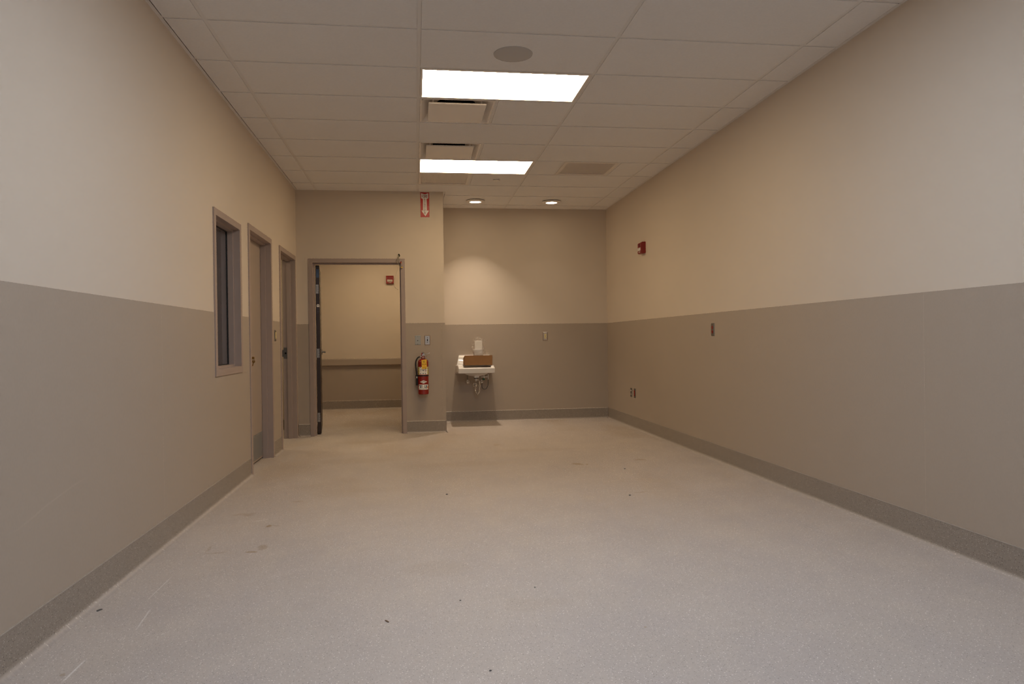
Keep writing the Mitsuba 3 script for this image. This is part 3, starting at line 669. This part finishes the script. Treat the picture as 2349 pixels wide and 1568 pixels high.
small(obj('print_line', cat(tline(.15, .72, .896, .004), tline(.3, .72, .888, .003), tline(.3, .72, .882, .003), tline(.15, .9, .872, .0016), tline(.12, .4, .852, .012), tline(.6, .92, .852, .012), tline(.2, .92, .824, .002), tline(.2, .92, .812, .006)), 'mat_yellow_ink', tgk))
small(obj('print_line', cat(tline(.42, .58, .844, .010), tline(.32, .80, .829, .004)), 'mat_orange', tgk))
obj('tie', tube(spline([(ex + .010, ey - .018, .935), (ex + .012, ey - .045, .928), (ex + .011, ey - .071, .909)], 10), .0012, 6), 'mat_rubber', k)

# ---- wall hung sink
k = thing('wall_sink', 'white wall-hung sink with a cardboard box on it in the alcove', 'sink')
sx0, sx1, sy0, sy1 = 0.556, 1.050, 9.485, YB
def slab(z0, z1, x0, x1, y0, y1, r=.02):
    return m3.Manifold.extrude(m3.CrossSection([np.array(rect(x0, x1, y0, y1).buffer(-r).buffer(r, quad_segs=5).exterior.coords)[:-1]]), z1 - z0).translate((0, 0, z0))
hp = []
for (x, y, z0, z1) in [(sx0 + .012, sy0 + .012, .712, .764), (sx1 - .012, sy0 + .012, .712, .764), (sx0 + .016, sy1 - .01, .720, .798), (sx1 - .016, sy1 - .01, .720, .798), (sx0 + .014, 9.62, .716, .795), (sx1 - .014, 9.62, .716, .795), (.805, sy0 + .004, .712, .764)]:
    s_ = m3.Manifold.sphere(.009, 16)
    hp += [s_.translate((x, y, z0)), s_.translate((x, y, z1))]
basin = m3.Manifold.batch_hull(hp)
bulge = man(ellipsoid((.812, 9.70, .722), (.175, .165, .068), 4))
mount = m3.Manifold.batch_hull([m3.Manifold.sphere(.008, 12).translate(p) for p in [(sx0, 10.042, .690), (sx0 + .012, 9.95, .715), (sx0 + .006, 10.042, .79), (sx0 + .012, 9.95, .79), (sx1 + .004, 10.042, .690), (sx1 - .010, 9.95, .715), (sx1 - .004, 10.042, .79), (sx1 - .010, 9.95, .79)]])
boss = m3.Manifold.batch_hull([m3.Manifold.sphere(.006, 12).translate(p) for p in [(.774, 9.60, .70), (.848, 9.60, .70), (.774, 9.78, .70), (.848, 9.78, .70), (.786, 9.63, .642), (.836, 9.63, .642), (.786, 9.77, .642), (.836, 9.77, .642)]])
splash = m3.Manifold.batch_hull([m3.Manifold.sphere(.010, 16).translate(p) for p in [(sx0 + .018, 10.038, .79), (sx1 - .018, 10.038, .79), (sx0 + .018, 9.955, .79), (sx1 - .018, 9.955, .79), (.604, 10.038, .927), (1.024, 10.038, .927), (.602, 10.000, .927), (1.026, 10.000, .927)]])
cav = m3.Manifold.batch_hull([m3.Manifold.sphere(.018, 16).translate(p) for p in [(.645, 9.532, .85), (.985, 9.532, .85), (.650, 9.845, .85), (.980, 9.845, .85), (.645, 9.532, .786), (.985, 9.532, .786), (.665, 9.560, .755), (.962, 9.560, .755), (.650, 9.845, .80), (.980, 9.845, .80), (.700, 9.64, .705), (.910, 9.64, .705), (.700, 9.78, .705), (.910, 9.78, .705)]])
body = basin + mount + boss + splash + bulge
body = body - cav
obj('basin', unman(body), 'mat_porcelain', k, smooth=40, label='white porcelain basin with a high back')
yp = 9.85
dr_ = obj('drain', cat(lathe([(0, .606), (.026, .606), (.026, .618), (.020, .626), (0, .626)], 24, (.809, 9.71, .008)), cyl((.809, 9.71, .620), (.810, 9.71, .588), .0155, 20)), 'mat_chrome', k, smooth=40)
obj('washer', lathe([(0, .612), (.030, .612), (.030, .622), (0, .622)], 24, (.809, 9.71, .009)), 'mat_rubber', k)
tp = spline([(.811, 9.71, .600), (.832, 9.735, .602), (.852, 9.785, .598), (.865, 9.825, .575), (.868, 9.835, .52), (.863, 9.84, .455), (.856, 9.845, .425), (.837, 9.85, .404), (.818, 9.86, .425), (.812, 9.87, .452), (.812, 9.88, .487), (.809, 9.91, .512), (.808, 9.96, .516), (.808, 10.046, .516)], 70)
obj('trap', tube(tp, .0095, 14), 'mat_chrome', k, smooth=True, label='chrome drain trap')
for (x, y, z, r) in ((.868, 9.835, .515, .0165), (.863, 9.841, .452, .0155), (.812, 9.878, .478, .017), (.837, 9.85, .396, .013)):
    obj('trap_nut', cyl((x, y, z - .010), (x, y, z + .010), r, 10), 'mat_chrome', k, smooth=25)
def esc(x, z, r): return lathe([(.010, 0), (r, 0), (r - .004, .010), (.014, .016), (.010, .016)], 28).apply_transform(trimesh.transformations.rotation_matrix(math.pi / 2, [1, 0, 0])).apply_translation((x, YB - .0025, z))
for (x, z, r) in ((.822, .520, .036), (.720, .560, .030), (.918, .560, .026)): obj('escutcheon', esc(x, z, r), 'mat_chrome', k, smooth=40)
def stop(x, z):
    m = cat(cyl((x, YB, z), (x, YB - .075, z), .0095, 14), cyl((x, YB - .060, z - .016), (x, YB - .060, z + .034), .0125, 14), ellipsoid((x, YB - .094, z), (.021, .012, .014), 2))
    return obj('stop_valve', m, 'mat_chrome', k, smooth=40)
stop(.712, .560); stop(.910, .558)
obj('supply_tube', tube(spline([(.712, YB - .06, .594), (.711, YB - .06, .63), (.716, YB - .065, .70)], 12), .0038, 8), 'mat_rubber_grey', k, smooth=True)
obj('mixing_valve', cat(cyl((.942, YB - .10, .60), (.942, YB - .10, .700), .0115, 14), cyl((.900, YB - .10, .632), (.985, YB - .10, .632), .0075, 12), cyl((1.000, YB - .10, .592), (1.000, YB - .10, .668), .0085, 12), cyl((.935, YB - .10, .632), (.949, YB - .10, .632), .017, 12), cyl((.978, YB - .10, .632), (.990, YB - .10, .632), .012, 12)), 'mat_chrome', k, smooth=35)
obj('valve_tag', cbox(.918, .952, YB - .118, YB - .086, .588, .612, .004), 'mat_green', k, label='green plastic band')
obj('supply_tube', tube(spline([(.917, YB - .07, .54), (.914, YB - .075, .50), (.926, YB - .09, .467), (.955, YB - .1, .460), (.985, YB - .1, .487), (.998, YB - .1, .545), (1.000, YB - .1, .60)], 30), .0042, 10), 'mat_rubber_grey', k, smooth=True)

# ---- cardboard box on the sink
k = thing('cardboard_box', 'low brown cardboard tray with a tall front resting across the white sink', 'box')
bx0, bx1, by0, by1, bz0 = 0.652, 1.024, 9.592, 9.925, 0.8085
obj('front_panel', uz(sg.Polygon([(bx0, bz0), (bx1 - .014, bz0), (bx1, bz0 + .014), (bx1, bz0 + .131), (bx0, bz0 + .131)]), by0, by0 + .004), 'mat_card', k)
side = sg.Polygon([(by0 + .004, bz0), (by1, bz0), (by1, bz0 + .088), (by0 + .012, bz0 + .129), (by0 + .004, bz0 + .129)])
obj('side_panel', extrude(side, .004, 'x', bx0 + .0005), 'mat_card', k); obj('side_panel', extrude(side, .004, 'x', bx1 - .0045), 'mat_card', k)
obj('back_panel', box(bx0 + .0045, bx1 - .0045, by1 - .004, by1, bz0, bz0 + .088), 'mat_card', k)
obj('bottom', box(bx0 + .0045, bx1 - .0045, by0 + .004, by1 - .004, bz0, bz0 + .004), 'mat_card', k)
obj('corner_fold', box(bx1 - .0008, bx1 + .0012, by0 - .0008, by0 + .006, bz0 + .014, bz0 + .131), 'mat_splinter', k)

# ---- white carton in a clear bag, standing in the box
k = thing('white_carton', 'small white carton inside a crumpled clear plastic bag above the sink', 'carton')
obj('upper_part', cbox(.800, .903, 9.735, 9.790, 1.020, 1.137, .003), 'mat_paper', k)
obj('lower_part', cbox(.788, .912, 9.725, 9.800, bz0 + .0045, 1.020, .004), 'mat_paper_grey', k)
bg = trimesh.creation.icosphere(subdivisions=5)
v = bg.vertices.copy()
ph = np.sign(v) * np.abs(v) ** .45
ph[:, 2] = np.sign(v[:, 2]) * np.abs(v[:, 2]) ** .7
Z = (ph[:, 2] + 1) / 2
cxs = .855 + .016 * Z + .012 * np.sin(7 * Z)
xx = cxs + ph[:, 0] * (.083 + .022 * np.cos(5 * Z) * (v[:, 0] > 0))
yq = 9.762 + ph[:, 1] * (.052 - .030 * np.clip((Z - .75) / .25, 0, 1))
zq = bz0 + .006 + Z * (.372) - .055 * np.clip((xx - .86) / .1, 0, 1) * (Z > .6)
P = np.stack([xx, yq, zq], 1)
nz = np.stack([meshkit.fbm(P * 26, 3, s) - .5 for s in (1, 2, 3)], 1)
rg = np.stack([1 - 2 * np.abs(meshkit.fbm(P * 75, 2, s) - .5) * 2 for s in (11, 12, 13)], 1)
P = P + nz * np.array([.056, .036, .050]) + (rg - .5) * .009
P[:, 2] = np.maximum(P[:, 2], bz0 + .006)
tag(obj('plastic_bag', trimesh.Trimesh(P, bg.faces, process=False), 'mat_film'), 'crumpled clear plastic bag standing in the cardboard box', 'plastic bag')

# ---- red fire alarm horn strobes
def strobe(wall, u, z, label, w=.125, h=.135):
    k = thing('fire_alarm_strobe', label, 'fire alarm', 'red fire alarm strobes')
    prof = sg.Polygon([(0, z - h / 2), (0, z + h / 2), (-.040, z + h / 2 - .001), (-.055, z + h / 2 - .010), (-.060, z + h / 2 - .020), (-.060, z - h / 2 + .004), (-.050, z - h / 2 - .002), (-.02, z - h / 2 - .004)])
    m = trimesh.creation.extrude_polygon(prof, w, engine='earcut'); vv = m.vertices
    m = trimesh.Trimesh(np.stack([u - w / 2 + vv[:, 2], vv[:, 0], vv[:, 1]], 1), m.faces, process=False)
    if m.volume < 0: m.invert()
    obj('body', onto(m, wall), 'mat_red_plastic', k, label='red plastic housing')
    obj('horn_grille', onto(cat(*[box(u - .03 + .006 * i, u - .027 + .006 * i, -.0612, -.0595, z + .008, z + .048) for i in range(11)]), wall), 'mat_maroon_print', k)
    obj('reflector', onto(cbox(u - .045, u + .045, -.066, -.058, z - .038, z + .000, .003), wall), 'mat_white_plastic', k)
    obj('flash_lens', onto(lathe([(.0, -.036), (.020, -.034), (.028, -.024), (.031, 0)], 28).apply_transform(trimesh.transformations.rotation_matrix(-math.pi / 2, [1, 0, 0])).apply_scale((1.3, 1, .6)).apply_translation((u, -.064, z - .019)), wall), 'mat_clear', k, smooth=True, label='clear flash dome')
    t = meshkit.text_mesh('FIRE', .012, .0006, bold=True); q = t.vertices; mw = q[:, 0].max()
    t = trimesh.Trimesh(np.stack([u + (q[:, 0] - mw / 2) * 1.5, -.0600 - q[:, 2], z - .058 + q[:, 1]], 1), t.faces, process=False)
    if t.volume < 0: t.invert()
    obj('lettering', onto(t, wall), 'mat_white_print', k)
    return k
strobe('right', -8.335, 2.226, 'red fire alarm strobe high on the right wall')
sk = strobe('hall', -.4165, 2.198, 'red fire alarm strobe on the hallway wall seen through the doorway')
tag(obj('dangling_wire', tube(spline([(-.352, 12.37, 2.14), (-.342, 12.36, 2.085), (-.312, 12.352, 2.045), (-.270, 12.35, 2.015)], 18), .0018, 6), 'mat_wire_dark', smooth=True), 'thin wire hanging from the fire alarm on the hallway wall', 'wire')

# ---- outlets and switches
k = thing('ivory_outlet', 'steel outlet plate with an ivory socket on the wall right of the sink', 'outlet')
plate(1.797, 1.870, 1.126, 1.250, 'mat_steel', 'back', k, .008, .010)
fc = obj('socket', onto(cbox(1.820, 1.850, -.0135, -.009, 1.152, 1.222, .001), 'back'), 'mat_ivory', k, label='ivory plastic socket')
obj('slot', onto(cat(*[box(1.8255 + dx, 1.8285 + dx, -.0142, -.0132, zc - .005, zc + .005) for dx in (0, .015) for zc in (1.171, 1.203)], box(1.831, 1.839, -.0142, -.0132, 1.183, 1.191)), 'back'), 'mat_rubber_grey', fc)
k = thing('red_outlet', 'wall plate with two red round sockets on the right wall under the paint line', 'outlet')
u0 = -6.345
plate(u0 - .036, u0 + .036, 1.149, 1.269, 'mat_steel_dull', 'right', k, .007, .006)
for z in (1.189, 1.229):
    s = obj('socket', onto(uz(sg.Point(u0, z).buffer(.0175).intersection(rect(u0 - .0175, u0 + .0175, z - .0145, z + .0145)), -.0115, -.008), 'right'), 'mat_red_plastic', k, label='red socket')
    obj('slot', onto(cat(*[box(u0 + dx - .0014, u0 + dx + .0014, -.0122, -.0112, z - .003, z + .006) for dx in (-.0065, .0065)]), 'right'), 'mat_void', s)
k = thing('data_outlet', 'steel data plate low on the right wall near the corner, left of the low pair', 'outlet')
u0 = -8.913
plate(u0 - .036, u0 + .036, .388, .503, 'mat_steel_dull', 'right', k, .006, .005)
for z in (.423, .470): obj('jack', onto(cbox(u0 - .009, u0 + .009, -.0105, -.007, z - .010, z + .010, .001), 'right'), 'mat_white_plastic', k)
k = thing('red_data_outlet', 'plate with a dark red insert low on the right wall, right of the low pair', 'outlet')
u0 = -8.766
plate(u0 - .036, u0 + .036, .386, .505, 'mat_steel_dull', 'right', k, .006, .005)
obj('socket', onto(cbox(u0 - .017, u0 + .017, -.012, -.008, .410, .481, .001), 'right'), 'mat_red_plastic', k, label='dark red socket')
k = thing('light_switch', 'ivory switch in a steel plate on the left wall between the two doors', 'light switch')
u0 = 7.570
plate(u0 - .037, u0 + .037, 1.158, 1.276, 'mat_steel_dull', 'left', k, .007, .006)
obj('rocker', onto(cbox(u0 - .016, u0 + .016, -.0135, -.008, 1.183, 1.251, .001), 'left'), 'mat_ivory', k, label='ivory rocker')

# ---- keys hanging in the lock of the closed door
kx, ku, kz = 0.032, l0 + .088, 1.010
k = thing('key', 'brass key hanging from the lock of the closed door', 'key')
obj('key_in_lock', onto(cat(cyl((ku, .034, kz), (ku, .010, kz), .003, 8), cbox(ku - .002, ku + .002, -.012, .012, kz - .011, kz + .011, .001)), 'left'), 'mat_brass', k)
obj('ring', onto(tube([(ku, -.006 + .011 * math.cos(a), kz - .008 + .012 * math.sin(a)) for a in np.linspace(0, 2 * math.pi, 24)], .0011, 6), 'left'), 'mat_steel', k)
kb = sg.Point(0, 0).buffer(.0135).difference(sg.Point(0, .007).buffer(.0035)).union(sg.Polygon([(-.004, -.01), (.004, -.01), (.004, -.038), (.0015, -.044), (-.004, -.040)]))
kb = sa.translate(sa.rotate(kb, 12, origin=(0, 0)), -.004, kz - .030)
m = extrude(kb, .0022, 'x', ku - .001)
obj('hanging_key', onto(trimesh.Trimesh(m.vertices[:, [0, 1, 2]], m.faces, process=False), 'left'), 'mat_brass', k)

# ---- wires out of the wall over the doorway
k = thing('wire_bundle', 'loose wires with red and yellow caps hanging from a black hole above the doorway', 'wire')
hm = uz(sa.rotate(sg.Point(-.187, 2.207).buffer(1).__class__(-.187, 2.207).buffer(.019), 0), -.0012, -.0004) if False else uz(sa.rotate(sa.scale(sg.Point(-.186, 2.206).buffer(.015), .75, 1.25), 18), -.0012, -.0002)
obj('wall_hole', onto(hm, 'far'), 'mat_void', k, label='black hole in the wall')
def wire(pts, r, mat): obj('wire', tube(spline(pts, 30), r, 6), mat, k, smooth=True)
wire([(-.188, 8.974, 2.212), (-.200, 8.955, 2.200), (-.203, 8.950, 2.175), (-.199, 8.946, 2.150), (-.212, 8.944, 2.133), (-.208, 8.945, 2.112), (-.192, 8.945, 2.090), (-.170, 8.944, 2.062), (-.150, 8.945, 2.050)], .0021, 'mat_wire')
wire([(-.184, 8.974, 2.205), (-.193, 8.957, 2.185), (-.198, 8.952, 2.15), (-.206, 8.948, 2.118), (-.190, 8.946, 2.085), (-.172, 8.945, 2.060), (-.160, 8.947, 2.043)], .0024, 'mat_wire')
wire([(-.186, 8.974, 2.200), (-.190, 8.955, 2.17), (-.188, 8.950, 2.13), (-.190, 8.948, 2.10), (-.178, 8.946, 2.082), (-.168, 8.946, 2.100), (-.168, 8.946, 2.112)], .0019, 'mat_wire_dark')
wire([(-.204, 8.952, 2.170), (-.216, 8.948, 2.150), (-.224, 8.946, 2.135), (-.226, 8.946, 2.122)], .0016, 'mat_wire_dark')
wire([(-.186, 8.946, 2.085), (-.176, 8.944, 2.070), (-.164, 8.944, 2.068), (-.158, 8.945, 2.058)], .0024, 'mat_wire_dark')
wire([(-.192, 8.946, 2.085), (-.205, 8.945, 2.03), (-.230, 8.945, 1.95), (-.246, 8.946, 1.90)], .0008, 'mat_wire')
obj('wire_nut', cyl((-.168, 8.946, 2.104), (-.162, 8.946, 2.130), .0085, 10, .0045), 'mat_red_plastic', k, smooth=40, label='red wire cap')
obj('wire_nut', cyl((-.160, 8.946, 2.104), (-.158, 8.945, 2.116), .006, 10, .0045), 'mat_orange', k, smooth=40)
obj('wire_nut', cyl((-.157, 8.945, 2.050), (-.143, 8.944, 2.058), .008, 10, .005), 'mat_yellow', k, smooth=40, label='yellow wire cap')

# ---- bits lying on the floor
m = cbox(-.012, .012, -.003, .003, 0, .0035, .001); m.apply_transform(trimesh.transformations.rotation_matrix(math.radians(-58), [0, 0, 1])); m.apply_translation((-.13, 2.951, 0))
tag(obj('wood_splinter', m, 'mat_splinter'), 'small brown splinter on the floor in the foreground', 'debris')
m = cat(box(-.012, .012, -.003, .003, 0, .003), box(-.008, .010, .004, .008, 0, .003)); m.apply_transform(trimesh.transformations.rotation_matrix(math.radians(62), [0, 0, 1])); m.apply_translation((-1.36, 3.284, 0))
tag(obj('dark_scrap', m, 'mat_rubber_grey'), 'dark scrap on the floor close to the left wall', 'debris')
for (x, y, r, lab) in [(1.524, 5.026, .008, 'black pebble of dirt on the floor toward the right wall'), (1.795, 6.062, .007, 'tiny dark crumb on the floor nearer the sink end, by the brown stains'), (.215, 5.318, .008, 'tiny dark crumb on the middle of the floor'), (.179, 3.135, .004, 'tiny dark crumb in front, near the splinter'), (.528, 3.242, .004, 'tiny dark crumb right of the splinter'), (.24, 2.45, .0045, 'tiny dark crumb at the bottom edge of the photo')]:
    e = ellipsoid((x, y, r * .4), (r, r * .7, r * .5), 1)
    tag(obj('floor_crumb', e, 'mat_rubber_grey', smooth=True), lab, 'debris')
